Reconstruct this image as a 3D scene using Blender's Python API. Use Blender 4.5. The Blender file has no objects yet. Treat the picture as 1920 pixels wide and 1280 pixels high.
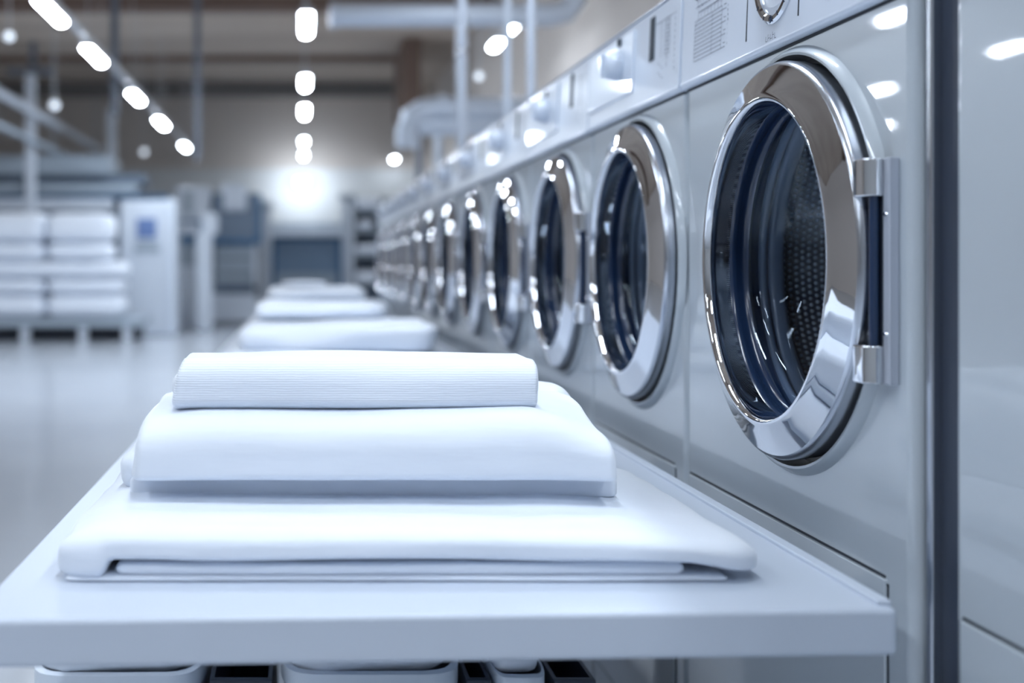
import bpy, math, random
from mathutils import Vector, noise
random.seed(7)
C = bpy.context.scene.collection
sc = bpy.context.scene

# ------------------------------------------------------------------ camera, world, exposure
FPX, HX, HY, CAMZ = 2250.0, 565.0, 495.0, 1.25      # focal length in pixels, eye-level vanishing point, eye height
cam = bpy.data.cameras.new('camera'); camo = bpy.data.objects.new('camera', cam); C.objects.link(camo)
camo.location = (0, 0, CAMZ); camo.rotation_euler = (math.pi/2, 0, 0)
cam.sensor_width = 36; cam.lens = 36*FPX/1920
cam.shift_x = (960-HX)/1920; cam.shift_y = -(640-HY)/1920
cam.clip_start = .05; cam.clip_end = 120
cam.dof.use_dof = True; cam.dof.focus_distance = 1.66; cam.dof.aperture_fstop = 2.15
sc.camera = camo
w = bpy.data.worlds.new('hall_world'); sc.world = w; w.use_nodes = True
w.node_tree.nodes['Background'].inputs[0].default_value = (.55, .68, 1, 1)
w.node_tree.nodes['Background'].inputs[1].default_value = .3
sc.view_settings.view_transform = 'Standard'; sc.view_settings.look = 'None'
sc.view_settings.exposure = 0.20; sc.view_settings.gamma = 1; sc.view_settings.use_curve_mapping = False
cy = sc.cycles
cy.use_denoising = True; cy.sample_clamp_indirect = 6; cy.max_bounces = 10; cy.diffuse_bounces = 6; cy.glossy_bounces = 5
cy.transparent_max_bounces = 10; cy.caustics_reflective = False; cy.caustics_refractive = False
LAMP = 47.0          # radiance of the ceiling tubes
LAMP_COL = (.78, .88, 1.0)

def at(px, py, Y):   # a point of the hall at distance Y
    return Vector(((px-HX)*Y/FPX, Y, CAMZ-(py-HY)*Y/FPX))

# ------------------------------------------------------------------ materials
def mat(name, col, rough=.5, metal=0, coat=0, coat_rough=.05, spec=.5, bump=None, emit=0, sheen=0, alpha=1):
    m = bpy.data.materials.new(name); m.use_nodes = True
    nt = m.node_tree; b = nt.nodes['Principled BSDF']
    b.inputs['Base Color'].default_value = (*col, 1); b.inputs['Roughness'].default_value = rough
    b.inputs['Metallic'].default_value = metal; b.inputs['Coat Weight'].default_value = coat
    b.inputs['Coat Roughness'].default_value = coat_rough; b.inputs['Specular IOR Level'].default_value = spec
    b.inputs['Sheen Weight'].default_value = sheen
    if emit:
        b.inputs['Emission Color'].default_value = (*LAMP_COL, 1); b.inputs['Emission Strength'].default_value = emit
    if bump:   # (scale xyz, strength, distance)
        tc = nt.nodes.new('ShaderNodeTexCoord'); mp = nt.nodes.new('ShaderNodeMapping'); n = nt.nodes.new('ShaderNodeTexNoise')
        bp = nt.nodes.new('ShaderNodeBump'); mp.inputs['Scale'].default_value = bump[0]
        n.inputs['Scale'].default_value = 1; n.inputs['Detail'].default_value = 3
        bp.inputs['Strength'].default_value = bump[1]; bp.inputs['Distance'].default_value = bump[2]
        nt.links.new(tc.outputs['Object'], mp.inputs[0]); nt.links.new(mp.outputs[0], n.inputs[0])
        nt.links.new(n.outputs[0], bp.inputs['Height']); nt.links.new(bp.outputs[0], b.inputs['Normal'])
    return m

def noise_tint(m, c1, c2, scale, lo=.35, hi=.65):
    nt = m.node_tree; tc = nt.nodes.new('ShaderNodeTexCoord'); mp = nt.nodes.new('ShaderNodeMapping'); n = nt.nodes.new('ShaderNodeTexNoise'); r = nt.nodes.new('ShaderNodeValToRGB')
    mp.inputs['Scale'].default_value = scale; n.inputs['Scale'].default_value = 1; n.inputs['Detail'].default_value = 4
    r.color_ramp.elements[0].position = lo; r.color_ramp.elements[1].position = hi
    r.color_ramp.elements[0].color = (*c1, 1); r.color_ramp.elements[1].color = (*c2, 1)
    nt.links.new(tc.outputs['Object'], mp.inputs[0]); nt.links.new(mp.outputs[0], n.inputs[0]); nt.links.new(n.outputs[0], r.inputs[0])
    nt.links.new(r.outputs[0], nt.nodes['Principled BSDF'].inputs['Base Color'])

M = {}
M['enamel'] = mat('washer_enamel', (.47, .515, .555), .30, 0, .8, .03, bump=((5, 5, 5), .06, .01))
M['panel'] = mat('panel_enamel', (.64, .70, .80), .3, 0, .5, .06)
M['chrome'] = mat('chrome', (.80, .82, .86), .035, 1)
M['steel'] = mat('brushed_steel', (.55, .58, .64), .25, 1, bump=((4, 4, 200), .05, .001))
M['rubber'] = mat('black_rubber', (.012, .017, .03), .35)
M['seam'] = mat('dark_seam', (.02, .025, .035), .6)
M['gasket'] = mat('blue_grey_rubber', (.17, .23, .33), .33, 0, .3)
M['tub'] = mat('navy_tub', (.014, .032, .08), .22, 0, .5)
M['display'] = mat('display_glass', (.03, .04, .055), .5, spec=.1)
M['print'] = mat('print_ink', (.035, .05, .09), .6, spec=.1)
M['plate'] = mat('hinge_plate_enamel', (.42, .45, .52), .3, 0, .3)
M['gap_shade'] = mat('gap_shade_paint', (.03, .04, .065), .4)  # dark colour standing in for the shade in gaps
M['table'] = mat('table_laminate', (.55, .60, .685), .42, 0, 0, .1, bump=((3, 3, 3), .03, .01))
M['cloth'] = mat('white_cotton', (.80, .845, .92), .85, sheen=.3, bump=((7, 16, 26), .35, .008))
M['bale'] = mat('bale_cotton', (.82, .87, .95), .85, sheen=.2)
M['bin'] = mat('white_plastic', (.72, .78, .86), .35)
M['floor'] = mat('floor_resin', (.36, .40, .45), .22, 0, .25, .12, bump=((2, 2, 2), .02, .01))
noise_tint(M['floor'], (.54, .58, .64), (.60, .64, .70), (.5, .5, .5))
M['wall'] = mat('taupe_plaster', (.58, .53, .49), .8)
M['wall_pale'] = mat('pale_wall', (.60, .61, .61), .8)
M['ceiling'] = mat('ceiling_boards', (.40, .33, .28), .8)
noise_tint(M['ceiling'], (.44, .36, .295), (.56, .47, .39), (.3, 1.2, .3))
M['beam'] = mat('brown_beam', (.17, .115, .09), .7)
M['beam_grey'] = mat('grey_beam', (.16, .15, .145), .7)
M['column'] = mat('slate_column', (.14, .16, .20), .6)
M['duct'] = mat('galvanised_duct', (.60, .66, .75), .4, .2)
M['pipe'] = mat('polished_pipe', (.62, .68, .78), .3, .7)
M['paint_grey'] = mat('machine_grey', (.36, .42, .48), .45)
M['paint_pale'] = mat('machine_pale', (.62, .67, .74), .4)
M['paint_blue'] = mat('machine_blue', (.04, .14, .28), .4)
M['paint_slate'] = mat('machine_slate', (.16, .21, .28), .5)
M['screen'] = mat('blue_screen', (.13, .20, .40), .3)
M['blind'] = mat('blue_grey_blind', (.20, .29, .40), .5)
M['lamp'] = mat('lamp_diffuser', (.9, .95, 1), .5, emit=LAMP)
M['lamp_far'] = mat('far_lamp_diffuser', (.9, .95, 1), .5, emit=LAMP*2.8)
M['lamp_dim'] = mat('dim_lamp_diffuser', (.7, .75, .8), .5, emit=1.2)
M['lamp_wall'] = mat('wall_lamp_diffuser', (.9, .95, 1), .5, emit=5)
M['lamp_case'] = mat('lamp_housing', (.5, .52, .55), .4)

# ribbed cotton: the wave runs up the towel so that it shows on the rounded front only
def ribbed():
    m = mat('ribbed_white_cotton', (.80, .845, .92), .85, sheen=.3)
    nt = m.node_tree; tc = nt.nodes.new('ShaderNodeTexCoord'); mp = nt.nodes.new('ShaderNodeMapping'); wv = nt.nodes.new('ShaderNodeTexWave')
    mp.inputs['Scale'].default_value = (.09, .05, 1)
    wv.wave_type = 'BANDS'; wv.bands_direction = 'Z'; wv.inputs['Scale'].default_value = 105
    wv.inputs['Distortion'].default_value = 3.2; wv.inputs['Detail'].default_value = 2; wv.inputs['Detail Scale'].default_value = 4
    bp = nt.nodes.new('ShaderNodeBump'); bp.inputs['Strength'].default_value = .5; bp.inputs['Distance'].default_value = .0007
    nt.links.new(tc.outputs['Object'], mp.inputs[0]); nt.links.new(mp.outputs[0], wv.inputs[0])
    nt.links.new(wv.outputs['Fac'], bp.inputs['Height']); nt.links.new(bp.outputs[0], nt.nodes['Principled BSDF'].inputs['Normal'])
    return m
M['rib'] = ribbed()

def drum_mat():   # staggered dimples between pale ridges, from the drum's UV
    m = mat('perforated_drum_steel', (.05, .08, .15), .35, .0)
    nt = m.node_tree; N = nt.nodes; L = nt.links; b = N['Principled BSDF']
    uv = N.new('ShaderNodeUVMap'); sep = N.new('ShaderNodeSeparateXYZ'); L.new(uv.outputs[0], sep.inputs[0])
    def math_(op, a, bb=None):
        n = N.new('ShaderNodeMath'); n.operation = op
        for i, v in enumerate((a, bb)):
            if v is None: continue
            if isinstance(v, (int, float)): n.inputs[i].default_value = v
            else: L.new(v, n.inputs[i])
        return n.outputs[0]
    v = sep.outputs[1]; row = math_('FLOOR', v); off = math_('MULTIPLY', math_('MODULO', row, 2.0), .5)
    fu = math_('SUBTRACT', math_('FRACT', math_('ADD', sep.outputs[0], off)), .5); fv = math_('SUBTRACT', math_('FRACT', v), .5)
    d = math_('SQRT', math_('ADD', math_('MULTIPLY', fu, fu), math_('MULTIPLY', fv, fv)))
    r = N.new('ShaderNodeValToRGB'); L.new(d, r.inputs[0])
    r.color_ramp.elements[0].position = .20; r.color_ramp.elements[0].color = (.80, .90, 1, 1)
    r.color_ramp.elements[1].position = .40; r.color_ramp.elements[1].color = (.012, .025, .07, 1)
    L.new(r.outputs[0], b.inputs['Base Color'])
    bp = N.new('ShaderNodeBump'); bp.inputs['Strength'].default_value = .9; bp.inputs['Distance'].default_value = .003
    L.new(r.outputs[0], bp.inputs['Height']); L.new(bp.outputs[0], b.inputs['Normal'])
    return m
M['drum'] = drum_mat()

def glass_mat():
    m = bpy.data.materials.new('door_glass'); m.use_nodes = True; nt = m.node_tree; N = nt.nodes; L = nt.links
    N.remove(N['Principled BSDF']); out = N['Material Output']
    t = N.new('ShaderNodeBsdfTransparent'); t.inputs[0].default_value = (.88, .93, 1, 1)
    g = N.new('ShaderNodeBsdfGlossy'); g.inputs['Roughness'].default_value = .02; g.inputs[0].default_value = (.8, .9, 1, 1)
    f = N.new('ShaderNodeFresnel'); f.inputs[0].default_value = 1.4
    mx = N.new('ShaderNodeMixShader'); L.new(f.outputs[0], mx.inputs[0]); L.new(t.outputs[0], mx.inputs[1]); L.new(g.outputs[0], mx.inputs[2])
    L.new(mx.outputs[0], out.inputs[0]); return m
M['glass'] = glass_mat()

# ------------------------------------------------------------------ mesh helpers
class MB:
    def __init__(s): s.v = []; s.f = []; s.uv = None
    def box(s, x0, x1, y0, y1, z0, z1):
        n = len(s.v); s.v += [(x0,y0,z0),(x1,y0,z0),(x1,y1,z0),(x0,y1,z0),(x0,y0,z1),(x1,y0,z1),(x1,y1,z1),(x0,y1,z1)]
        s.f += [tuple(n+i for i in q) for q in ((0,3,2,1),(4,5,6,7),(0,1,5,4),(1,2,6,5),(2,3,7,6),(3,0,4,7))]; return s
    def prism(s, poly, z0, z1):     # poly counter-clockwise in xy
        n = len(s.v); k = len(poly)
        s.v += [(x, y, z0) for x, y in poly] + [(x, y, z1) for x, y in poly]
        s.f += [tuple(n+i for i in reversed(range(k))), tuple(n+k+i for i in range(k))]
        s.f += [(n+i, n+(i+1)%k, n+k+(i+1)%k, n+k+i) for i in range(k)]; return s
    def sweep(s, prof, axis, a, b): # closed profile swept along an axis: 'y' takes (x, z), 'x' takes (y, z)
        n = len(s.v); k = len(prof)
        P = (lambda p, t: (p[0], t, p[1])) if axis == 'y' else (lambda p, t: (t, p[0], p[1]))
        s.v += [P(p, a) for p in prof] + [P(p, b) for p in prof]
        s.f += [tuple(n+i for i in range(k)), tuple(n+k+i for i in reversed(range(k)))]
        s.f += [(n+(i+1)%k, n+i, n+k+i, n+k+(i+1)%k) for i in range(k)]; return s
    def tube(s, a, b, r, seg=16, caps=True, r2=None):
        a = Vector(a); b = Vector(b); d = (b-a).normalized(); u = d.orthogonal().normalized(); w_ = d.cross(u); n = len(s.v)
        for p, rr in ((a, r), (b, r if r2 is None else r2)):
            for i in range(seg):
                t = 2*math.pi*i/seg; s.v.append(tuple(p+(u*math.cos(t)+w_*math.sin(t))*rr))
        s.f += [(n+i, n+(i+1)%seg, n+seg+(i+1)%seg, n+seg+i) for i in range(seg)]
        if caps: s.f += [tuple(n+i for i in reversed(range(seg))), tuple(n+seg+i for i in range(seg))]
        return s
    def path(s, pts, r, seg=16):
        pts = [Vector(p) for p in pts]; n = len(s.v); k = len(pts); up = Vector((0, 0, 1))
        for j, p in enumerate(pts):
            d = (pts[min(j+1, k-1)]-pts[max(j-1, 0)]).normalized(); u = d.orthogonal() if abs(d.dot(up)) > .98 else d.cross(up)
            if j and (u.dot(pu) < 0): u = -u
            u = u - d*u.dot(d); u.normalize(); pu = u; w_ = d.cross(u)
            for i in range(seg):
                t = 2*math.pi*i/seg; s.v.append(tuple(p+(u*math.cos(t)+w_*math.sin(t))*r))
        for j in range(k-1): s.f += [(n+j*seg+i, n+j*seg+(i+1)%seg, n+(j+1)*seg+(i+1)%seg, n+(j+1)*seg+i) for i in range(seg)]
        s.f += [tuple(n+i for i in range(seg)), tuple(n+(k-1)*seg+i for i in reversed(range(seg)))]; return s
    def lathe(s, prof, cy_, cz, seg=96, a0=0, a1=2*math.pi, uv=None):   # about an axis along x; prof of (r, x)
        n = len(s.v); k = len(prof); full = abs(a1-a0-2*math.pi) < 1e-6; m = seg if full else seg+1
        for i in range(m):
            t = a0+(a1-a0)*i/seg
            for r, x in prof: s.v.append((x, cy_+r*math.cos(t), cz+r*math.sin(t)))
        for i in range(seg):
            i2 = (i+1) % m
            for j in range(k-1):
                s.f.append((n+i*k+j, n+i*k+j+1, n+i2*k+j+1, n+i2*k+j))
                if uv is not None:
                    nu, sv = uv; a, b = i*nu/seg, (i+1)*nu/seg; c, d = prof[j][2]*sv if len(prof[j]) > 2 else j, 0
                    s.uvs = getattr(s, 'uvs', []); s.uvs += [(a, prof[j][1]*sv), (a, prof[j+1][1]*sv), (b, prof[j+1][1]*sv), (b, prof[j][1]*sv)]
        return s
    def build(s, name, m, parent=None, smooth=30, bevel=0, seg=3):
        me = bpy.data.meshes.new(name); me.from_pydata(s.v, [], s.f); me.update()
        if hasattr(s, 'uvs'):
            l = me.uv_layers.new(name='UVMap')
            for i, c in enumerate(s.uvs): l.data[i].uv = c
        me.materials.append(M[m] if isinstance(m, str) else m)
        o = bpy.data.objects.new(name, me); C.objects.link(o)
        if smooth:
            for p in me.polygons: p.use_smooth = True
            me.set_sharp_from_angle(angle=math.radians(smooth))
        if bevel:
            b = o.modifiers.new('Bevel', 'BEVEL'); b.width = bevel; b.segments = seg; b.limit_method = 'ANGLE'; b.harden_normals = True
        if parent: o.parent = parent
        return o

def tag(o, label=None, cat=None, group=None, kind=None):
    for k, v in (('label', label), ('category', cat), ('group', group), ('kind', kind)):
        if v: o[k] = v
    return o
def empty(name, loc, label, cat, group=None):
    o = bpy.data.objects.new(name, None); C.objects.link(o); o.location = loc; o.empty_display_size = .1
    return tag(o, label, cat, group)
def struct(o): o['kind'] = 'structure'; return o
def copy_tree(o, loc, label, group=None):
    def rec(q, par):
        c = q.copy(); C.objects.link(c)
        if par: c.parent = par
        for ch in list(q.children): rec(ch, c)
        return c
    c = rec(o, None); c.location = loc; c['label'] = label
    if group: c['group'] = group
    return c

# ------------------------------------------------------------------ the hall
XL, XR, YB, YF, ZC = -11.0, 2.9, 28.0, -6.0, 5.15
struct(MB().box(XL, XR, YF, YB, -.1, 0).build('floor', 'floor'))
struct(MB().box(XL, XR, YF, YB, ZC, ZC+.1).build('ceiling', 'ceiling'))
struct(MB().box(XL-.1, XL, YF, YB, 0, ZC).build('wall_left', 'wall'))
struct(MB().box(XR, XR+.1, YF, YB, 0, ZC).build('wall_right', 'wall'))
struct(MB().box(XL, XR, YF-.1, YF, 0, ZC).build('wall_front', 'wall_pale'))
struct(MB().box(XL, XR, YB, YB+.1, 3.5, ZC).build('wall_back_upper', 'wall'))
struct(MB().box(XL, XR, YB, YB+.1, 0, 3.5).build('wall_back', 'wall_pale'))
struct(MB().box(XL, XR, YB-.04, YB, 3.47, 3.53).build('trim_1', 'wall'))
for i, (y, d, m) in enumerate(((22.4, .10, 'beam'), (25.6, .30, 'beam_grey'), (17.4, .2, 'beam'), (10.0, .2, 'beam'), (3.0, .2, 'beam'))):
    struct(MB().box(XL, XR if i > 1 else 1.9+.6*i, y, y+.35, ZC-d, ZC).build('beam_%d' % (i+1), m, bevel=.01))
struct(MB().box(1.75, 2.05, 20.6, 22.6, 3.9, ZC).build('beam_6', 'beam', bevel=.01))
def drop_pole(px, Y, rad, pyb, label):
    bt_ = at(px, pyb, Y); o = empty('hanging_pole', bt_, label, 'pole')
    MB().tube((0, 0, 0), (0, 0, ZC-bt_.z), rad, 16).build('pole_tube', 'column', o); MB().tube((0, 0, ZC-bt_.z-.05), (0, 0, ZC-bt_.z), rad*1.8, 16).build('ceiling_plate', 'column', o)
drop_pole(215, 16.5, .060, 215, 'dark pole hanging from the ceiling above the tall pale post')
drop_pole(370, 16.5, .045, 300, 'thin dark pole hanging from the ceiling between the light rows')

# ------------------------------------------------------------------ ceiling lights
LZ = CAMZ+2.4
def tube_light(x, y0, y1, label, group, m='lamp_far', wd=.05, z=LZ):
    r = empty('ceiling_light', (x, (y0+y1)/2, z), label, 'ceiling light', group); h = (y1-y0)/2
    MB().sweep([(-wd-.012, 0), (-wd-.012, .05), (-wd*.5, .075), (wd*.5, .075), (wd+.012, .05), (wd+.012, 0)], 'y', -h-.03, h+.03).build('housing', 'lamp_case', r)
    MB().sweep([(-wd, -.001), (-wd*.8, -.022), (-wd*.3, -.032), (wd*.3, -.032), (wd*.8, -.022), (wd, -.001)], 'y', -h, h).build('diffuser', m, r)
    for s in (-1, 1): MB().tube((0, s*h*.8, .07), (0, s*h*.8, ZC-z), .006, 6).build('hanger', 'lamp_case', r)
    return r
words = ['nearest', 'second nearest', 'third', 'fourth', 'fifth', 'farthest']
ctr = [(11.5, 12.5), (15.4, 16.3), (18.3, 19.4), (23.1, 23.9), (26.0, 26.9)]
for i, (a, b) in enumerate(ctr):
    tube_light(.05, a, b, '%s glowing white light of the middle row' % ['long topmost', 'second from the top', 'third from the top', 'fourth from the top', 'lowest'][i], 'middle row of ceiling lights', m='lamp_far' if a < 23 else 'lamp')
lef = [(10.9, 11.9), (13.3, 14.3), (16.8, 17.7), (19.9, 20.9), (24.1, 24.9), (27.0, 27.5)]
for i, (a, b) in enumerate(lef):
    tube_light(-2.38, a, b, '%s light on the long slanting rail at the left' % ['cut off by the picture top,', 'second from the upper end,', 'third from the upper end,', 'fourth from the upper end,', 'fifth from the upper end,', 'dimmer lowest'][i], 'left row of ceiling lights', m=('lamp_far' if i < 4 else 'lamp' if i == 4 else 'lamp_dim'))
for i, (a, b) in enumerate([(12.0, 12.3), (12.9, 13.3), (23.1, 23.6), (27.2, 27.6)]):
    tube_light(2.13 if i != 2 else 2.08, a, b, 'short white light %s' % ['high beside the two upright pipes, upper of a close pair', 'high between the two upright pipes, lower of a close pair', 'hanging over the far washers, upper of two near the duct elbow', 'hanging low over the end of the washer row, lowest on that side'][i], 'right row of ceiling lights', m='lamp')
for x, ys in ((.05, (-1.6, .9, 3.2)), (-2.38, (-1.6, .9, 3.2)), (-4.8, (-1.6, 1.2)), (1.35, (-1.6, .9, 3.4, 5.9, 8.4))):  # out of view; the row over the washers is added to brighten the towels
    for i, y in enumerate(ys):
        tube_light(x, y-.6, y+.6, 'white tube light over the %s, %s from the camera end' % ({.05: 'towel table', -2.38: 'aisle left of the table', -4.8: 'open floor at the left', 1.35: 'washers, added to brighten the towels'}[x], ['first', 'second', 'third', 'fourth', 'fifth'][i]), 'ceiling lights above the near aisle', m='lamp', wd=.07)
for i, (x, y) in enumerate([(-4.4, 11.6), (-6.6, 16.5), (-8.7, 20.8), (-6.5, 13.3)]):
    tube_light(x, y-.25, y+.25, '%s white tube light over the machines at the left side of the hall' % ['nearest', 'third', 'farthest', 'second'][i] if 1 else 'white tube light over the machines at the left side of the hall', 'ceiling lights over the left side', m='lamp_far', wd=.07)
MB().box(-2.38-.03, -2.38+.03, 9.5, 27.6, LZ+.076, LZ+.14).build('lighting_rail', 'lamp_case')
tag(bpy.data.objects['lighting_rail'], 'long pale rail carrying the slanting left row of lights', 'lighting rail')
for i, (px, py, Y, sz) in enumerate([(17, 68, 13, .05), (102, 197, 17, .06), (270, 285, 24, .06), (898, 143, 14, .045)]):
    p = at(px, py, Y)
    r = empty('globe_lamp', p, ['small pale round lamp in the top left corner', 'small pale round lamp above the slanting handrail', 'small pale round lamp between the white post and the light row', 'small dull round lamp between the two upright pipes'][i], 'lamp', 'small round lamps')
    MB().lathe([(0, -sz), (sz*.5, -sz*.87), (sz*.87, -sz*.5), (sz, 0), (sz*.87, sz*.5), (sz*.5, sz*.87), (0, sz)], 0, 0, 20).build('lamp_globe', 'lamp_dim', r)
    MB().tube((0, 0, sz*.9), (0, 0, ZC-p.z), .01, 6).build('cord', 'lamp_case', r)
# flood lamp on the back wall; an added unseen light makes the glow around it
p = at(566, 342, YB-.35)
r = empty('wall_lamp', p, 'bright glowing flood lamp on the pale back wall above the blue shutter', 'wall lamp')
MB().box(-.15, .15, -.04, .02, -.09, .09).build('lamp_housing', 'lamp_case', r, bevel=.02)
MB().box(-.13, .13, -.052, -.041, -.07, .07).build('front_diffuser', 'lamp_wall', r)
MB().tube((0, .01, -.05), (0, .35, -.05), .02, 8).build('bracket', 'lamp_case', r)
ld = bpy.data.lights.new('wall_glow_fill', 'AREA'); ld.shape = 'RECTANGLE'; ld.size = .5; ld.size_y = .3; ld.energy = 20; ld.color = LAMP_COL  # unseen light added in mid-air to make the wall glow
lo = bpy.data.objects.new('wall_glow_fill', ld); C.objects.link(lo); lo.location = (.02, 27.0, 3.1); lo.rotation_euler = (math.radians(88), 0, 0)

# ------------------------------------------------------------------ washing machines
FX = .68; DZ = 1.255; TOPZ = 1.74; PB = 1.556   # face plane, door axis height, top, bottom of the control panel
def rect_hole(mb, y0, y1, z0, z1, cy_, cz, r, seg=96):
    n = len(mb.v)
    for i in range(seg):
        t = 2*math.pi*i/seg; c, s_ = math.cos(t), math.sin(t); mb.v.append((0, cy_+r*c, cz+r*s_))
        k = min(((y1-cy_)/c if c > 1e-9 else (y0-cy_)/c if c < -1e-9 else 1e9), ((z1-cz)/s_ if s_ > 1e-9 else (z0-cz)/s_ if s_ < -1e-9 else 1e9))
        mb.v.append((0, cy_+k*c, cz+k*s_))
    for i in range(seg):
        j = (i+1) % seg; mb.f.append((n+2*i, n+2*i+1, n+2*j+1, n+2*j))
    # corners
    for (yy, zz) in ((y1, z1), (y0, z1), (y0, z0), (y1, z0)):
        a = math.atan2(zz-cz, yy-cy_) % (2*math.pi); i = int(a/(2*math.pi)*seg) % seg; j = (i+1) % seg
        mb.v.append((0, yy, zz)); mb.f.append((n+2*i+1, len(mb.v)-1, n+2*j+1))
def washer(yc, W, doff, kind, label, group, hinge=True, seg=96):
    """one machine: local x runs into the machine, y along the row"""
    R = empty('washing_machine', (FX, yc, 0), label, 'washing machine', group)
    h = W/2-.003; cr = .014; yd = doff; D = 1.0
    # body: front with the round opening, rounded vertical corners, sides, back, top
    b = MB(); HR = .2935
    z0 = .06
    rect_hole(b, -h+cr, h-cr, .72, PB+.004, yd, DZ, HR, seg)
    b.box(0, .02, -h+cr, h-cr, z0, .72)
    n = len(b.v); K = 6; prof = []
    for s in (-1, 1):
        arc = [(cr-cr*math.cos(a), s*(h-cr+cr*math.sin(a))) for a in [math.pi/2*i/K for i in range(K+1)]]
        pts = arc+[(D, s*h)]; n = len(b.v)
        for x, y in pts: b.v += [(x, y, z0), (x, y, TOPZ-.012)]
        for i in range(len(pts)-1):
            q = (n+2*i, n+2*i+2, n+2*i+3, n+2*i+1); b.f.append(q if s > 0 else q[::-1])
    b.box(.02, D, -h, h, TOPZ-.014, TOPZ-.01); b.box(D-.01, D, -h, h, z0, TOPZ-.012); b.box(.06, D, -h+.02, h-.02, .0, z0)
    b.build('body', 'enamel', R, smooth=40)
    # control panel: a slightly proud fascia with a rolled lower lip
    pr = [(.03, TOPZ), (.004, TOPZ), (-.002, TOPZ-.003), (-.006, TOPZ-.010), (-.012, PB+.014), (-.0135, PB+.010), (-.0135, PB+.006), (-.011, PB+.002), (-.006, PB), (.0, PB), (.03, PB)]
    MB().sweep(pr, 'y', -h+.002, h-.002).build('control_panel', 'panel', R, smooth=50, bevel=.0015, seg=2)
    MB().sweep([(.03, TOPZ+.001), (-.001, TOPZ+.001), (-.004, TOPZ-.001), (-.001, TOPZ+.004), (.03, TOPZ+.006), (D, TOPZ+.006), (D, TOPZ-.008)], 'y', -h+.001, h-.001).build('top_cover', 'panel', R)
    def px_(z): return -.006-.006*(TOPZ-.01-z)/(TOPZ-.01-PB-.03)     # the fascia's front at a height
    def on(y0, y1, za, zb, out=.0015, inn=.003):   # a plate on the tilted fascia
        mb = MB(); a, c = px_(za), px_(zb)
        return mb.sweep([(a-out, za), (c-out, zb), (c+inn, zb), (a+inn, za)], 'y', y0, y1)
    far, near = h, -h
    ink = MB()
    def stroke(y0, y1, za, zb):
        a, c = px_(za), px_(zb); o = .0006; n = len(ink.v)
        ink.v.extend([(a-o-.0002, y0, za), (a-o-.0002, y1, za), (c-o-.0002, y1, zb), (c-o-.0002, y0, zb)]); ink.f.append((n, n+1, n+2, n+3))
    rnd = random.Random(3)
    if kind == 'A':
        # nearest washer: programme table, dial in a chrome ring, plain end section
        L0 = 2.047-yc
        disp = on(L0-.055, L0-.002, CAMZ+.449, CAMZ+.476).build('display', 'display', R, bevel=.001)
        for k in range(11):
            z = CAMZ+.343+k*.0068; stroke(L0-.135-.02*((k*7) % 3 == 0), L0-.004, z, z+.0009)
            if k % 3 == 1: stroke(L0-.155, L0-.145, z, z+.0009)
        for k in range(9): stroke(L0-.165+.004*rnd.random(), L0-.163, CAMZ+.345+k*.0075, CAMZ+.349+k*.0075)
        for y in (L0-.004, L0-.135, L0-.09): stroke(y-.0009, y, CAMZ+.343, CAMZ+.412)
        for k in range(8): stroke(L0-.02-k*.016, L0-.0192-k*.016, CAMZ+.411, CAMZ+.424)
        stroke(L0-.135, L0-.02, CAMZ+.424, CAMZ+.4252)
        for k in range(12): stroke(L0-.012-k*.009, L0-.007-k*.009, CAMZ+.4335, CAMZ+.4345+.002*rnd.random())
        for k in range(4): stroke(L0-.012-k*.010, L0-.0112-k*.010, CAMZ+.438, CAMZ+.445)
        for k, dz in enumerate((0, .002, .001, .003, 0)):      # small line of lettering under the dial
            stroke(1.722-yc-k*.008, 1.7228-yc-k*.008, CAMZ+.318, CAMZ+.326+dz); stroke(1.717-yc-k*.008, 1.7228-yc-k*.008, CAMZ+.318+2*dz, CAMZ+.3188+2*dz)
        dy, dz_ = 1.696-yc, CAMZ+.410; a = px_(dz_)
        cr_ = MB().lathe([(.070, a+.004), (.070, a-.004), (.066, a-.007), (.060, a-.007), (.057, a-.004), (.057, a+.004)], dy, dz_, 64).build('dial_ring', 'chrome', R)
        MB().lathe([(.057, a-.001), (.03, a-.002), (.03, a-.004), (.0, a-.004)], dy, dz_, 48).build('dial_face', 'panel', R)
        MB().lathe([(.031, a), (.030, a-.022), (.027, a-.028), (.018, a-.030), (0, a-.030)], dy, dz_, 40).build('dial_knob', 'plate', R)
        mk = MB().lathe([(.0055, a-.0075), (.0040, a-.0085), (.0040, a-.0075)], dy+.002, dz_-.0635, 20); mk.lathe([(.002, a-.0078), (0, a-.0082)], dy+.002, dz_-.0635, 10)
        for t0 in (-.35, .45, -.75, .9): mk.lathe([(.067, a-.0073), (.059, a-.0073)], dy, dz_, 4, -math.pi/2+t0, -math.pi/2+t0+.03)
        mk.build('dial_mark', 'print', R)
        for i, y in enumerate((1.803-yc, 1.614-yc)): on(y-.0012, y+.0012, PB+.028, TOPZ-.01, .0003).build('panel_seam', 'seam', R)
        on(1.503-yc, 1.529-yc, CAMZ+.340, CAMZ+.362, .002).build('push_button', 'plate', R, bevel=.0015)
    else:
        f0 = far-.012
        on(far-.40*W/.68*.95, f0, PB+.040, TOPZ-.016, .004).build('raised_plate', 'panel', R, bevel=.0035, seg=3)
        ky, kz = far-.28, CAMZ+.416; a = px_(kz)-.004
        kb = MB().lathe([(.033, a), (.032, a-.012), (.027, a-.030), (.024, a-.033), (0, a-.034)], ky, kz, 36); kb.box(a-.041, a-.03, ky-.005, ky+.005, kz-.024, kz+.024)
        kb.build('dial_knob', 'panel', R, bevel=.001)
        MB().box(a-.0035, a+.002, ky-.006, ky+.006, kz+.040, kz+.056).build('dial_mark', 'display', R, bevel=.0012)
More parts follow.
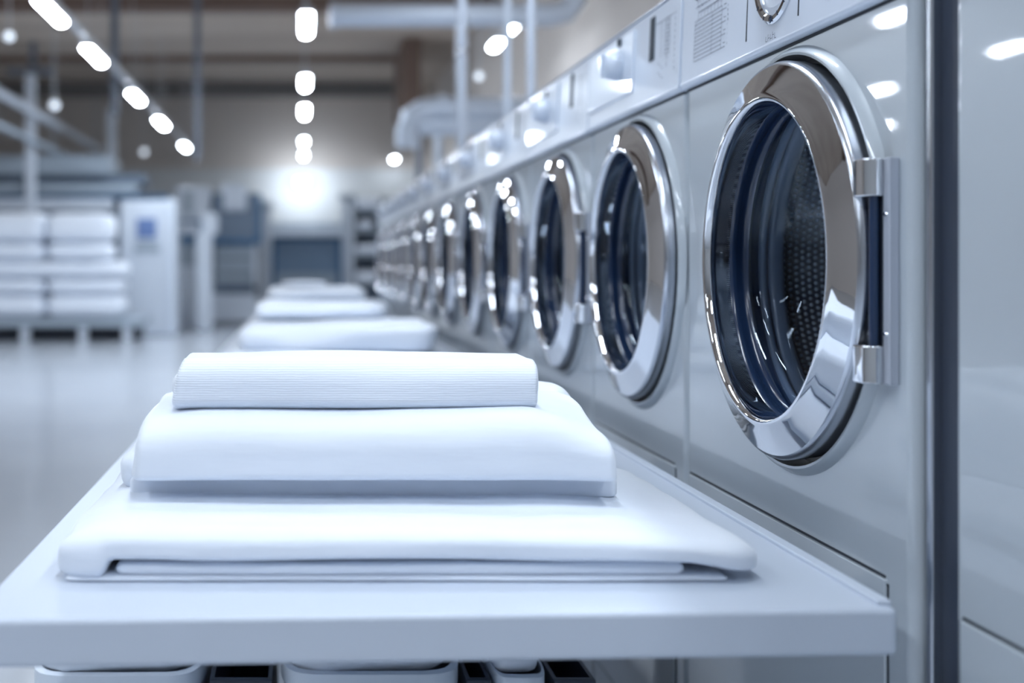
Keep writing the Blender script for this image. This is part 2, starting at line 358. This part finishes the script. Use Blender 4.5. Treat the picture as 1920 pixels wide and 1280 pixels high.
        on(near+.158, near+.188, CAMZ+.389, CAMZ+.472).build('display', 'display', R, bevel=.001)
        y = near+.14
        for k in range(10): stroke(near+.030, near+.0315, CAMZ+.35+k*.011, CAMZ+.356+k*.011)
        for k in range(7): stroke(near+.075, near+.0765, CAMZ+.362+k*.014, CAMZ+.371+k*.014)
        for yy in (.062, .09, .112): stroke(near+yy, near+yy+.0011, CAMZ+.385, CAMZ+.452)
        for k in range(9): stroke(near+.064, near+.088, CAMZ+.386+k*.0075, CAMZ+.3868+k*.0075)
        for k in range(6): stroke(near+.095+.012*(k % 3), near+.106+.012*(k % 3), CAMZ+.345+k*.006, CAMZ+.3458+k*.006)
        stroke(near+.04, near+.15, CAMZ+.452, CAMZ+.4528)
    if ink.v: ink.build('printed_markings', 'print', R, smooth=0)
    # seam under the fascia and the lower access panel
    MB().box(-.0012, .004, -h+.004, h-.004, PB-.004, PB+.001).build('fascia_seam', 'seam', R)
    lp = MB(); g = .0016; a0, a1, zt, zb = -h+.055, h-.016, CAMZ-.363, .34
    lp.box(-.0015, .004, a0+.006, a1-.004, zt-g, zt+g*.6); lp.box(-.0015, .004, a0-g, a0, zb, zt-.008); lp.box(-.0015, .004, a1, a1+g, zb, zt-.004); lp.box(-.0015, .004, a0, a1, zb-g, zb)
    n = len(lp.v); lp.prism([(-.0015, a0-g), (.004, a0-g), (.004, a0+.008), (-.0015, a0+.008)], zt-.009, zt-.0075)
    lp.build('access_panel_seam', 'seam', R)
    MB().box(-.0035, .002, a0+.002, a1-.002, zb+.002, zt-.003).build('access_panel', 'enamel', R, bevel=.002)
    # door collar, dark groove
    MB().lathe([(HR+.002, .001), (HR, -.002), (.290, -.008), (.2855, -.0115), (.282, -.011), (.2805, -.006), (.280, .03)], yd, DZ, seg).build('door_collar', 'enamel', R)
    MB().lathe([(.281, .028), (.262, .028)], yd, DZ, seg).build('collar_groove', 'rubber', R)
    # door: side steps, chrome cone, rolled inner rim
    D_ = MB().lathe([(.264, .028), (.268, .012), (.2705, .010), (.2705, -.002), (.2685, -.004), (.2685, -.007), (.2735, -.009), (.2740, -.024), (.2725, -.0285), (.268, -.0315)], yd, DZ, seg)
    D_.build('door_rim', 'steel', R, smooth=45)
    door = MB().lathe([(.268, -.0315), (.258, -.0345), (.242, -.0405), (.232, -.0445), (.2265, -.0475), (.222, -.048), (.219, -.045), (.2175, -.035), (.2175, -.022), (.2185, -.012), (.2190, -.006)], yd, DZ, seg).build('door_ring', 'chrome', R, smooth=60)
    MB().lathe([(.2188, -.007), (.2165, -.003), (.2175, .004), (.2215, .012), (.2200, .018), (.216, .022), (.222, .028)], yd, DZ, seg).build('door_seal', 'tub', door, smooth=50)
    MB().lathe([(.2145, .018), (.211, .030), (.203, .040), (.18, .052), (.13, .064), (.06, .071), (0, .073)], yd, DZ, seg).build('door_glass', 'glass', door, smooth=80)
    # tub mouth, gasket, drum
    MB().lathe([(.262, .028), (.236, .024), (.233, .028), (.234, .040), (.236, .045)], yd, DZ, seg).build('tub_mouth', 'tub', R, smooth=60)
    MB().lathe([(.236, .045), (.232, .047), (.229, .052), (.231, .056), (.235, .058), (.238, .060), (.234, .063), (.231, .067), (.231, .078), (.234, .085), (.245, .088), (.275, .090)], yd, DZ, seg).build('gasket', 'gasket', R, smooth=60)
    dr = MB().lathe([(.275, .088), (.272, .10), (.272, .20), (.272, .30), (.272, .42)], yd, DZ, seg, uv=(168, 96))
    dro = dr.build('drum', 'drum', R, smooth=60)
    MB().lathe([(.272, .42), (.20, .435), (.08, .445), (0, .445)], yd, DZ, 48).build('drum_back', 'tub', R)
    if hinge:
        yh = yd-.289; zc = DZ-.013
        MB().box(-.012, .0, yh-.016, yh, zc-.130, zc+.130).build('hinge_plate', 'plate', R, bevel=.002)
        MB().box(-.0125, .006, yh, yh+.024, zc-.126, zc+.126).build('hinge_recess', 'rubber', R, bevel=.001)
        MB().tube((-.0185, yh+.0075, zc-.095), (-.0185, yh+.0075, zc+.095), .0055, 16).build('hinge_shaft', 'tub', R)
        for s in (1, -1):
            z_ = zc+s*.108
            MB().prism([(-.033, yh+.030), (-.0355, yh+.017), (-.033, yh+.004), (-.024, yh-.002), (-.012, yh-.003), (-.012, yh+.026), (-.024, yh+.034)][::-1], z_-.022, z_+.022).build('hinge_block', 'chrome', R, bevel=.002)
        sv = MB()
        for z_ in (zc+.065, zc-.072): sv.lathe([(.0030, -.012), (.0024, -.0138), (0, -.0138)], yh-.008, z_, 12)
        sv.build('screw', 'chrome', R)
    return R

G = 'front-loading washing machines in the long row'
m0 = washer(.862, .786, -.06, 'A0', 'pale grey washer at the right edge of the photo, in front of the dark gap', G, hinge=False)
m1 = washer(1.725, .786, 1.668-1.725, 'A', 'nearest full washer with navy perforated drum and big chrome ring', G)
m2 = washer(2.460, .680, 2.415-2.46, 'B', 'second washer along the row, smaller chrome ring above the towel stack, no hinge', G, hinge=False)
m3 = washer(3.177, .750, -.075, 'B', 'third washer along the row, blurred door with a hinge block', G, seg=64)
ordw = ['fourth', 'fifth', 'sixth', 'seventh', 'eighth', 'ninth', 'tenth', 'eleventh', 'twelfth', 'thirteenth']
for i in range(9):
    copy_tree(m3, (FX, 3.177+.752*(i+1), 0), '%s washer along the row, counted from the one with the navy drum in view' % ordw[i], G)
# dark filler standing in for the shade between the right-edge washer and its neighbour
fl = empty('gap_filler', (FX, 1.3, 0), 'dark filler put in as shade in the gap between the two nearest washers', 'post')
MB().box(.022, .9, -.030, .022, .0, 1.72).build('gap_shade_core', 'gap_shade', fl)
MB().box(.010, .030, .014, .0265, .0, 1.72).build('edge_strip', 'steel', fl, bevel=.003)

# ------------------------------------------------------------------ folding table
TZ = .90
t = empty('folding_table', (0, 1.2, 0), 'long white table running beside the washers with towel stacks on it', 'table')
MB().prism([(-.332, -.022), (.606, .018), (.606, 7.3), (-.332, 7.3)], TZ-.048, TZ).build('table_top', 'table', t, bevel=.006, seg=4)
MB().box(.590, .606, .03, 7.28, TZ-.001, TZ+.005).build('raised_edge', 'table', t, bevel=.002)
for y in (1.55, 3.8, 6.6):
    for x in (-.27, .52): MB().box(x-.02, x+.02, y-.02, y+.02, 0, TZ-.05).build('leg', 'steel', t, bevel=.003)
MB().box(-.25, .50, 1.53, 1.57, TZ-.12, TZ-.05).build('cross_bar', 'steel', t, bevel=.003)

# ------------------------------------------------------------------ laundry tubs under the table
def tub(x0, x1, y0, y1, zt, label):
    r = empty('laundry_tub', ((x0+x1)/2, (y0+y1)/2, 0), label, 'tub', 'white tubs under the table'); a, b = (x1-x0)/2, (y1-y0)/2
    m = MB(); rings = [(.80, .0), (.96, zt-.03), (1.0, zt-.028), (1.0, zt), (.94, zt), (.93, zt-.03), (.78, .02)]; K = 32; n = 0
    for s, z in rings:
        for i in range(K):
            tt = 2*math.pi*i/K; c, s_ = math.cos(tt), math.sin(tt); e = .3
            m.v.append((a*s*math.copysign(abs(c)**e, c), b*s*math.copysign(abs(s_)**e, s_), z))
    for j in range(len(rings)-1): m.f += [(j*K+i, j*K+(i+1) % K, (j+1)*K+(i+1) % K, (j+1)*K+i) for i in range(K)]
    m.f += [tuple(reversed(range(K))), tuple((len(rings)-1)*K+i for i in range(K))]
    m.build('tub_shell', 'bin', r, smooth=40); return r, a, b
T1 = tub(-.43, -.152, 1.85, 2.45, .615, 'white tub under the left end of the table, partly cut off by the picture bottom')
T2 = tub(-.035, .255, 1.85, 2.45, .617, 'brightest white tub under the middle of the table')
T3 = tub(.30, .385, 1.85, 2.45, .612, 'narrow grey-white tub under the table, right of the brightest tub')

# ------------------------------------------------------------------ folded linen
def puff(name, x0, x1, y0, y1, z0, z1, m, parent=None, rad=(.03, .04, .03), amp=.004, wander=.006, seed=0, step=.009, flat=True, crease=0, taper=0, rzb=None, base=None, droop=None):
    """soft folded slab: rounded box with its own undulation, base kept flat on what carries it"""
    ox, oy = (x0+x1)/2, (y0+y1)/2; hx, hy, T = (x1-x0)/2, (y1-y0)/2, z1-z0; rx, ry, rz = rad; rz = min(rz, T*.49)
    nx, ny, nz = max(6, int(2*hx/step)), max(6, int(2*hy/step)), max(8, int(T/(step*.6)))
    sp = lambda n: [0.5-0.5*math.cos(math.pi*(i/n))*(1-.45)-.45*(.5-i/n) for i in range(n+1)]
    U, V, Wz = sp(nx), sp(ny), sp(nz); idx = {}; vs = []; fs = []
    def vid(i, j, k):
        key = (i, j, k)
        if key not in idx:
            p = [(-1+2*U[i])*hx, (-1+2*V[j])*hy, (-1+2*Wz[k])*T/2]; q = []; dd = []
            rzz = rz if (rzb is None or p[2] > 0) else rzb
            for c, hlf, r in zip(p, (hx, hy, T/2), (rx, ry, rzz)):
                inn = max(-(hlf-r), min(hlf-r, c)); q.append(inn); dd.append((c-inn)/r)
            ln = math.sqrt(sum(d*d for d in dd)) or 1
            v = [q[a]+dd[a]/ln*(rx, ry, rzz)[a] if ln > 0 else q[a] for a in range(3)]
            x, y, z = v; zf = (z+T/2)/T; sd = Vector((seed*3.7, seed*1.9, seed*5.1))
            s = 1-taper*zf; x *= s
            if y > 0: y *= 1-taper*zf*.5
            P_ = Vector((x*4, y*5, z*9))+sd
            x += wander*noise.noise(Vector((y*9, z*14, 3))+sd)*abs(x)/hx; y += wander*noise.noise(Vector((x*6, z*10, 9))+sd)*abs(y)/hy
            z += zf*(amp*noise.noise(P_)*2+amp*.35*noise.noise(Vector((x*9, y*22, 0))+sd))
            if crease and abs(y) > hy*.3:
                g = sum(math.exp(-((zf-c)/.022)**2) for c in (.33, .66)); y -= math.copysign(crease*g, y); x -= math.copysign(crease*g*min(1, abs(x)/hx)**8, x)
            z = max(z, -T/2)
            if base: bb = base(x+ox); z = bb+(T-bb)*(z+T/2)/T-T/2
            if droop: z -= droop(x+ox, y+oy)*max(0, (z+T/2)/T)
            idx[key] = len(vs); vs.append((x, y, z+T/2))
        return idx[key]
    for i in range(nx):
        for j in range(ny):
            fs.append((vid(i,j,nz), vid(i+1,j,nz), vid(i+1,j+1,nz), vid(i,j+1,nz))); fs.append((vid(i,j,0), vid(i,j+1,0), vid(i+1,j+1,0), vid(i+1,j,0)))
    for i in range(nx):
        for k in range(nz):
            fs.append((vid(i,0,k), vid(i+1,0,k), vid(i+1,0,k+1), vid(i,0,k+1))); fs.append((vid(i,ny,k), vid(i,ny,k+1), vid(i+1,ny,k+1), vid(i+1,ny,k)))
    for j in range(ny):
        for k in range(nz):
            fs.append((vid(0,j,k), vid(0,j,k+1), vid(0,j+1,k+1), vid(0,j+1,k))); fs.append((vid(nx,j,k), vid(nx,j+1,k), vid(nx,j+1,k+1), vid(nx,j,k+1)))
    b = MB(); b.v = vs; b.f = fs; o = b.build(name, m, parent, smooth=180)
    if parent: o.location = Vector((ox, oy, z0))-parent.location
    else: o.location = (ox, oy, z0)
    return o

S = 'folded white linen in the nearest stack'
bt = empty('folded_towel', (.12, 1.58, TZ), 'wide flat white towel at the bottom of the nearest stack, lying on the table', 'towel', S)
def ss(a, b, x): t_ = max(0, min(1, (x-a)/(b-a))); return t_*t_*(3-2*t_)
def cavity(x):     # the towel's cloth loops down to the table at its left end and hangs low at its right end
    return .0215*ss(-.222, -.210, x)*(1-.62*ss(.42, .50, x))+.0015*math.sin(x*17)*ss(-.2, -.1, x)
puff('outer_fold', -.275, .507, 1.312, 1.85, TZ+.0005, TZ+.056, 'cloth', bt, rad=(.045, .036, .030), rzb=.012, amp=.0042, wander=.007, seed=2, step=.007, base=cavity, droop=lambda x, y: .012*ss(.30, .50, x)+.006*ss(-.2, -.27, x))
puff('inner_layer', -.205, .425, 1.326, 1.84, TZ+.0060, TZ+.0195, 'cloth', bt, rad=(.012, .006, .006), amp=.0006, wander=.003, seed=3)
puff('lower_layer', -.262, .470, 1.320, 1.84, TZ+.0004, TZ+.0058, 'cloth', bt, rad=(.010, .004, .0026), amp=.0004, wander=.003, seed=4)
un = empty('folded_sheet', (.08, 1.7, TZ+.05), 'thin white sheet in shade under the plump towel, lying on the bottom towel', 'sheet', S)
puff('sheet_body', -.222, .402, 1.535, 1.93, TZ+.051, TZ+.0775, 'cloth', un, rad=(.012, .005, .006), amp=.001, wander=.004, seed=5)
puff('sheet_corner', -.242, -.15, 1.57, 1.90, TZ+.050, TZ+.100, 'cloth', un, rad=(.02, .03, .018), amp=.003, wander=.008, seed=6)
mt = empty('folded_towel', (.09, 1.7, TZ+.08), 'plump smooth white towel in the middle of the nearest stack', 'towel', S)
puff('towel_body', -.214, .396, 1.470, 1.92, TZ+.0785, TZ+.163, 'cloth', mt, rad=(.014, .060, .052), rzb=.012, amp=.0045, wander=.008, seed=11, taper=.02, step=.008, droop=lambda x, y: .030*ss(.28, .40, x)*ss(1.72, 1.50, y)+.008*ss(-.12, -.21, x))
puff('side_fold', .20, .400, 1.66, 1.97, TZ+.10, TZ+.150, 'cloth', mt, rad=(.03, .05, .024), amp=.005, wander=.02, seed=12, step=.008)
puff('back_fold', -.19, .392, 1.74, 2.03, TZ+.11, TZ+.168, 'cloth', mt, rad=(.025, .05, .028), amp=.006, wander=.025, seed=13)
puff('upper_fold', -.17, .345, 1.72, 1.95, TZ+.13, TZ+.186, 'cloth', mt, rad=(.02, .05, .026), amp=.005, wander=.02, seed=15)
rt = empty('folded_towel', (.07, 1.65, TZ+.163), 'ribbed white towel on top of the nearest stack', 'towel', S)
puff('towel_body', -.166, .311, 1.530, 1.715, TZ+.1605, TZ+.229, 'rib', rt, rad=(.008, .048, .040), rzb=.016, amp=.003, wander=.008, seed=21, taper=.02, step=.006)
puff('tucked_layer', -.175, .305, 1.60, 1.72, TZ+.165, TZ+.205, 'cloth', rt, rad=(.012, .03, .018), amp=.003, wander=.006, seed=22)

S2 = 'blurred folded white linen in the stacks farther along the table'
def far_linen(x0, x1, y0, y1, z0, z1, seed, label, **k):
    tag(puff('folded_towel', x0, x1, y0, y1, z0, z1, 'cloth', None, rad=(.05, .06, .04), amp=.006, wander=.03, seed=seed, step=.018, **k), label, 'towel', S2)
far_linen(-.26, .50, 3.85, 4.5, TZ, TZ+.058, 31, 'lowest towel of the second stack, its right end showing over the ribbed towel')
far_linen(-.20, .455, 3.90, 4.5, TZ+.061, TZ+.155, 32, 'thick towel in the middle of the second stack, its right end square')
far_linen(-.17, .27, 4.15, 4.6, TZ+.159, TZ+.214, 33, 'short towel on top of the second stack')
far_linen(-.25, .46, 5.6, 6.3, TZ, TZ+.09, 34, 'lowest towel of the farthest stack on the table')
far_linen(-.20, .41, 5.65, 6.3, TZ+.094, TZ+.17, 35, 'middle towel of the farthest stack on the table')
far_linen(-.16, .31, 5.75, 6.3, TZ+.174, TZ+.235, 36, 'top towel of the farthest stack on the table')
far_linen(-.10, .12, 5.95, 6.3, TZ+.238, TZ+.262, 37, 'small cloth crowning the farthest stack on the table')

for x0, x1, lab in ((-.143, -.046, 'dark box added as shade between the leftmost and the brightest tub under the table'), (.2585, .2965, 'narrow dark box added as shade right of the brightest tub under the table'), (.395, .46, 'dark box added as shade right of the narrow tub under the table')):  # dark boxes added as the shade between the tubs
    c_ = empty('shade_box', ((x0+x1)/2, 2.15, 0), lab, 'shade box', 'dark boxes added as shade under the table'); h_ = (x1-x0)/2
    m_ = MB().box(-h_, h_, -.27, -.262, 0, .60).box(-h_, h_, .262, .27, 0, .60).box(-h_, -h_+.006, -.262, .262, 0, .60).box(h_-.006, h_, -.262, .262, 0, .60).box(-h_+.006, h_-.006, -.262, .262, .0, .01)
    m_.build('shade_box_shell', 'gap_shade', c_)
    MB().box(-h_, h_, -.276, -.2705, .575, .60).build('shade_box_rim', 'gap_shade', c_, bevel=.001)
for rr_, n_ in ((T1, 'leftmost'), (T2, 'brightest'), (T3, 'narrow')):
    o_, a, b = rr_; x, y = o_.location.x, o_.location.y
    tag(puff('linen_heap', x-a*.92, x+a*.92, y-b*.93, y+b*.93, .595, .655, 'cloth', None, rad=(a*.4, .10, .08), amp=.008, wander=.01, seed=90, step=.03), 'white linen heaped in the %s tub under the table' % n_, 'linen', 'linen in the tubs')
# ------------------------------------------------------------------ pipes and ducts
def pipe(px, Y, rad, ztop, zbot, label, m='chrome', collar=None, cat='pipe'):
    x = (px-HX)*Y/FPX; r = empty('upright_pipe', (x, Y, zbot), label, cat, 'upright pipes behind the washers')
    MB().tube((0, 0, 0), (0, 0, ztop-zbot), rad, 20).build('pipe_run', m, r)
    if collar: MB().tube((0, 0, collar-zbot-.02), (0, 0, collar-zbot+.02), rad*1.18, 20).build('pipe_collar', 'steel', r)
pipe(866, 7.1, .031, ZC, 1.745, 'thick steel upright pipe with a dark collar, left of the other two pipes', m='pipe', collar=at(866, 97, 7.1).z)
pipe(951, 5.9, .018, ZC, 1.745, 'pale thin upright pipe between the two shiny pipes', m='duct')
pipe(996, 5.05, .019, ZC, 1.745, 'shiny thin upright pipe right of the two others', m='pipe')
d = empty('air_duct', at(625, 28, 10), 'long pale round duct crossing under the ceiling, bent up at its right end', 'duct'); L = at(1080, 28, 10)-at(625, 28, 10)
MB().path([(0, 0, 0), (L.x-.2, 0, 0), (L.x-.08, 0, .03), (L.x-.01, 0, .12), (L.x, 0, .3), (L.x, 0, ZC-d.location.z)], .098, 20).build('duct_run', 'duct', d)
MB().tube((-.03, 0, 0), (.03, 0, 0), .108, 20).build('duct_flange', 'duct', d)
d = empty('air_duct', at(765, 215, 11), 'short fat duct with an elbow above the far washers', 'duct')
MB().path([(0, 0, -.3), (0, 0, -.15), (.03, 0, -.03), (.12, 0, .03), (.25, 0, .05), (1.9, 0, .05)], .11, 20).build('duct_run', 'duct', d)
MB().tube((.1, .03, -.1), (.85, .03, -.1), .09, 20).build('silencer', 'duct', d)
MB().tube((.3, 0, .05), (.36, 0, .05), .13, 20).build('duct_flange', 'duct', d)
for i, (px, Y) in enumerate(((786, 13), (822, 12))):
    x = (px-HX)*Y/FPX
    tag(MB().tube((x, Y, 0), (x, Y, 2.9 if i == 0 else 2.75), .035, 12).build('pipe', 'column' if i == 0 else 'duct'), ['dark blurred pipe under the duct elbow', 'pale blurred pipe under the fat duct, left of the thick steel pipe'][i], 'pipe')

# ------------------------------------------------------------------ left side: rail, ironer, bales, cabinet
r = empty('handrail', (-4.5, 17, 0), 'pale slanting rail running away high at the left above the ironer', 'rail')
MB().box(-.06, .06, 0, 9.8, 3.74, 3.86).build('rail_bar', 'paint_pale', r, bevel=.02)
MB().box(-.05, .05, -1, 8, 3.28, 3.36).build('lower_bar', 'paint_grey', r, bevel=.02)
for y_, z_ in ((.6, 3.861), (4.8, 3.861), (9.2, 3.861)): MB().tube((0, y_, z_), (0, y_, ZC), .012, 8).build('hanger', 'paint_grey', r)
for y_ in (.6, 4.8): MB().tube((0, y_, 3.361), (0, y_, 3.739), .012, 8).build('link_rod', 'paint_grey', r)
p0 = at(48, 280, 20.5); p1 = at(209, 395, 23.6)
tag(MB().box(p0.x-.08, p0.x+.08, 20.8, 20.96, 0, at(48, 138, 20.8).z).build('rail_post', 'paint_pale', bevel=.02), 'pale upright post behind the stacked bales near the left edge', 'post')
tag(MB().box(p1.x-.085, p1.x+.085, 23.5, 23.7, 0, at(209, 205, 23.6).z).build('rail_post', 'paint_pale', bevel=.02), 'tall pale upright post beside the white cabinet', 'post')
dk = at(60, 132, 21)
br = empty('ceiling_bracket', (dk.x, 21.1, dk.z), 'dark flat bracket hanging from the ceiling at the top left', 'bracket')
MB().box(-.45, .35, -.1, .1, -.05, .05).build('plate', 'column', br, bevel=.02); MB().box(-.05, .05, -.05, .05, .051, ZC-dk.z).build('rod', 'column', br)

ir = empty('ironing_line', (at(60, 0, 22).x, 22, 0), 'long grey ironing machine behind the white bales, with a thin blue stripe', 'ironing machine')
def bar(nm, px0, px1, py0, py1, Y, dp, m, par, bev=.015):
    a = at(px0, py1, Y); b = at(px1, py0, Y); o = par.location
    return MB().box(a.x-o.x, b.x-o.x, Y-o.y, Y-o.y+dp, a.z-o.z, b.z-o.z).build(nm, m, par, bevel=bev)
bar('top_hood', -220, 207, 290, 326, 22, 1.2, 'paint_grey', ir)
bar('hood_gap', -220, 270, 326, 344, 22.3, .9, 'paint_slate', ir)
bar('roller_cover', -220, 255, 343, 363, 22, 1.2, 'paint_grey', ir)
bar('blue_stripe', -220, 315, 366, 371, 21.9, 1.2, 'paint_blue', ir, .005)
bar('feed_table', -220, 210, 372, 393, 21.8, 1.2, 'paint_pale', ir)
bar('base_frame', -220, 215, 394, 625, 22.1, 1.0, 'paint_slate', ir)
for px in (50, -60): bar('bracket', px-6, px+6, 343, 364, 21.9, .1, 'paint_slate', ir)

ct = empty('bale_cart', (at(120, 0, 19.4).x, 19.4, 0), 'low cart with pale deck and legs carrying the stacked white bales', 'cart')
a = at(-120, 612, 19.4); b_ = at(270, 597, 19.4); o = ct.location
MB().box(a.x-o.x, b_.x-o.x, -.2, .95, a.z, b_.z).build('deck', 'paint_grey', ct, bevel=.02)
MB().box(a.x-o.x+.1, b_.x-o.x-.1, 0.1, .85, .03, a.z-.002).build('under_deck_shade', 'rubber', ct, bevel=.02)  # black block standing in for the shade under the deck
for px in (-60, 50, 158, 240):
    x = at(px, 0, 19.4).x-o.x
    MB().box(x-.07, x+.07, -.15, -.02, 0, a.z).build('leg', 'paint_pale', ct, bevel=.01)
rows = [(397, 453, 0), (454, 488, 0), (489, 521, 1), (522, 552, 0), (552, 597, 0)]
nm = ['top', 'second', 'third', 'fourth', 'bottom']
for ri, (ya, yb, single) in enumerate(rows):
    spans = [(-105, 232, 'long')] if single else [(-100, 82, 'left'), (84, 205+(22 if ri > 2 else 0), 'right')]
    for si, (xa, xb, wd) in enumerate(spans):
        A = at(xa, yb, 19.3); B = at(xb, ya, 19.3)
        lab = 'long white bale in the third row of the pile on the cart' if single else 'white bale in the %s row of the pile, %s' % (nm[ri], 'cut off by the left edge' if wd == 'left' else 'next to the cabinet')
        tag(puff('linen_bale', A.x, B.x, 19.28, 20.3, A.z+.004, B.z-.012, 'bale', None, rad=(.16, .2, .15), amp=.010, wander=.012, seed=50+ri*3+si, step=.08), lab, 'bale', 'white bales on the cart')

cb = empty('control_cabinet', (at(282, 0, 20.9).x, 20.9, 0), 'tall white cabinet with a small blue screen beside the bales', 'cabinet')
bar('cabinet_body', 225, 328, 376, 628, 20.9, .9, 'paint_pale', cb, .03)
bar('side_strip', 318, 329, 372, 628, 20.85, .05, 'bin', cb)
bar('screen', 256, 293, 409, 446, 20.87, .04, 'screen', cb)
bar('screen_foot', 256, 297, 450, 456, 20.87, .04, 'paint_grey', cb)
bar('notice', 252, 300, 460, 474, 20.88, .03, 'paint_grey', cb, .003)

# machines farther back
q = empty('folding_machine', (at(360, 0, 24).x, 24, 0), 'pale boxy machine with dark blue lower band behind the cabinet', 'machine')
bar('pale_hood', 328, 392, 350, 412, 24, 1.2, 'paint_pale', q, .04); bar('hood_window', 345, 362, 358, 400, 23.97, .05, 'paint_grey', q)
bar('blue_band', 328, 392, 412, 456, 24.1, 1.0, 'paint_blue', q); bar('pale_bracket', 335, 372, 418, 440, 24.0, .2, 'paint_pale', q, .03)
bar('lower_body', 328, 362, 456, 500, 24.1, 1, 'paint_grey', q); bar('base_panel', 330, 362, 498, 612, 24, 1, 'paint_pale', q, .04)
q = empty('pale_pillar', (at(380, 0, 22.5).x, 22.5, 0), 'pale upright pillar right of the white cabinet', 'pillar')
bar('pillar_shaft', 366, 397, 436, 620, 22.5, .4, 'paint_pale', q, .05); bar('sloping_head', 376, 408, 398, 440, 22.6, .3, 'paint_pale', q, .05)
q = empty('linen_press', (at(440, 0, 24.5).x, 24.5, 0), 'tall blue machine with dark slatted opening left of the back shutter', 'machine')
bar('blue_body', 396, 488, 362, 456, 24.5, 1.2, 'paint_slate', q, .04); bar('pale_head', 414, 462, 344, 396, 24.4, .4, 'paint_pale', q, .08)
bar('blue_edge', 482, 490, 364, 458, 24.45, .1, 'paint_blue', q, .01); bar('blue_shelf', 396, 486, 448, 457, 24.42, .2, 'paint_blue', q)
bar('dark_bin', 402, 420, 362, 396, 24.4, .1, 'paint_slate', q)
bar('opening', 400, 480, 457, 550, 24.7, .8, 'rubber', q)
for ya, yb in ((459, 484), (487, 509), (512, 531)): bar('slat', 404, 474, ya, yb, 24.6, .1, 'paint_grey', q, .01)
bar('dark_sill', 398, 482, 534, 548, 24.5, .2, 'paint_slate', q, .01); bar('base_box', 394, 480, 551, 602, 24.5, 1, 'paint_pale', q, .04)
bar('side_post', 474, 482, 457, 551, 24.5, .1, 'paint_pale', q)
q = empty('roller_shutter', (at(575, 0, 27.3).x, 27.3, 0), 'wide blue-framed shutter in the middle of the back wall', 'shutter')
bar('shutter_panel', 514, 638, 448, 596, 27.5, .1, 'blind', q, .005)
bar('pale_lower_panel', 516, 634, 512, 540, 27.42, .07, 'paint_grey', q, .005)
bar('frame', 510, 517, 446, 597, 27.35, .25, 'paint_blue', q, .01); bar('frame', 632, 641, 446, 597, 27.35, .25, 'paint_blue', q, .01); bar('frame', 510, 641, 444, 451, 27.35, .25, 'paint_blue', q, .01)
bar('lintel_box', 505, 645, 428, 443, 27.2, .5, 'paint_pale', q, .03); bar('lintel_grey_strip', 505, 645, 418, 427, 27.3, .4, 'paint_grey', q, .02)  # pale lintel box with a grey strip above it
for i, (a_, b2) in enumerate(((488, 507), (642, 664))):
    q = empty('door_pillar', (at((a_+b2)/2, 0, 26.5).x, 26.5, 0), 'pale pillar on the %s side of the blue shutter' % ('left' if i == 0 else 'right'), 'pillar', 'pale pillars beside the shutter')
    bar('pillar_shaft', a_, b2, 392 if i == 0 else 372, 600, 26.5, .3, 'paint_pale', q, .03); bar('pillar_cap', a_-6, b2+4, 378 if i == 0 else 364, 392 if i == 0 else 374, 26.45, .4, 'paint_grey', q, .02)
q = empty('storage_rack', (at(695, 0, 25).x, 25, 0), 'pale storage rack at the far end of the washer row', 'rack')
bar('rack_side', 660, 664, 372, 605, 25, .8, 'paint_pale', q, .01); bar('rack_side', 742, 746, 372, 605, 25, .8, 'paint_pale', q, .01); bar('rack_back', 662, 745, 372, 605, 25.8, .05, 'paint_slate', q, .005)
for y in (392, 430, 476, 530): bar('shelf', 662, 745, y, y+5, 25, .8, 'paint_grey', q, .01)
for i, (xa, xb, ya, yb) in enumerate(((668, 715, 370, 391), (672, 700, 412, 429), (666, 712, 458, 475), (668, 708, 508, 529))):
    A = at(xa, yb, 25.05); B = at(xb, ya, 25.05)
    tag(puff('linen_bundle', A.x, B.x, 25.05, 25.6, A.z, B.z, 'bale', None, rad=(.08, .12, .09), amp=.01, wander=.03, seed=80+i, step=.06), 'small white bundle on the %s shelf of the far rack' % ['top', 'second', 'third', 'bottom'][i], 'bundle', 'white bundles on the far rack')
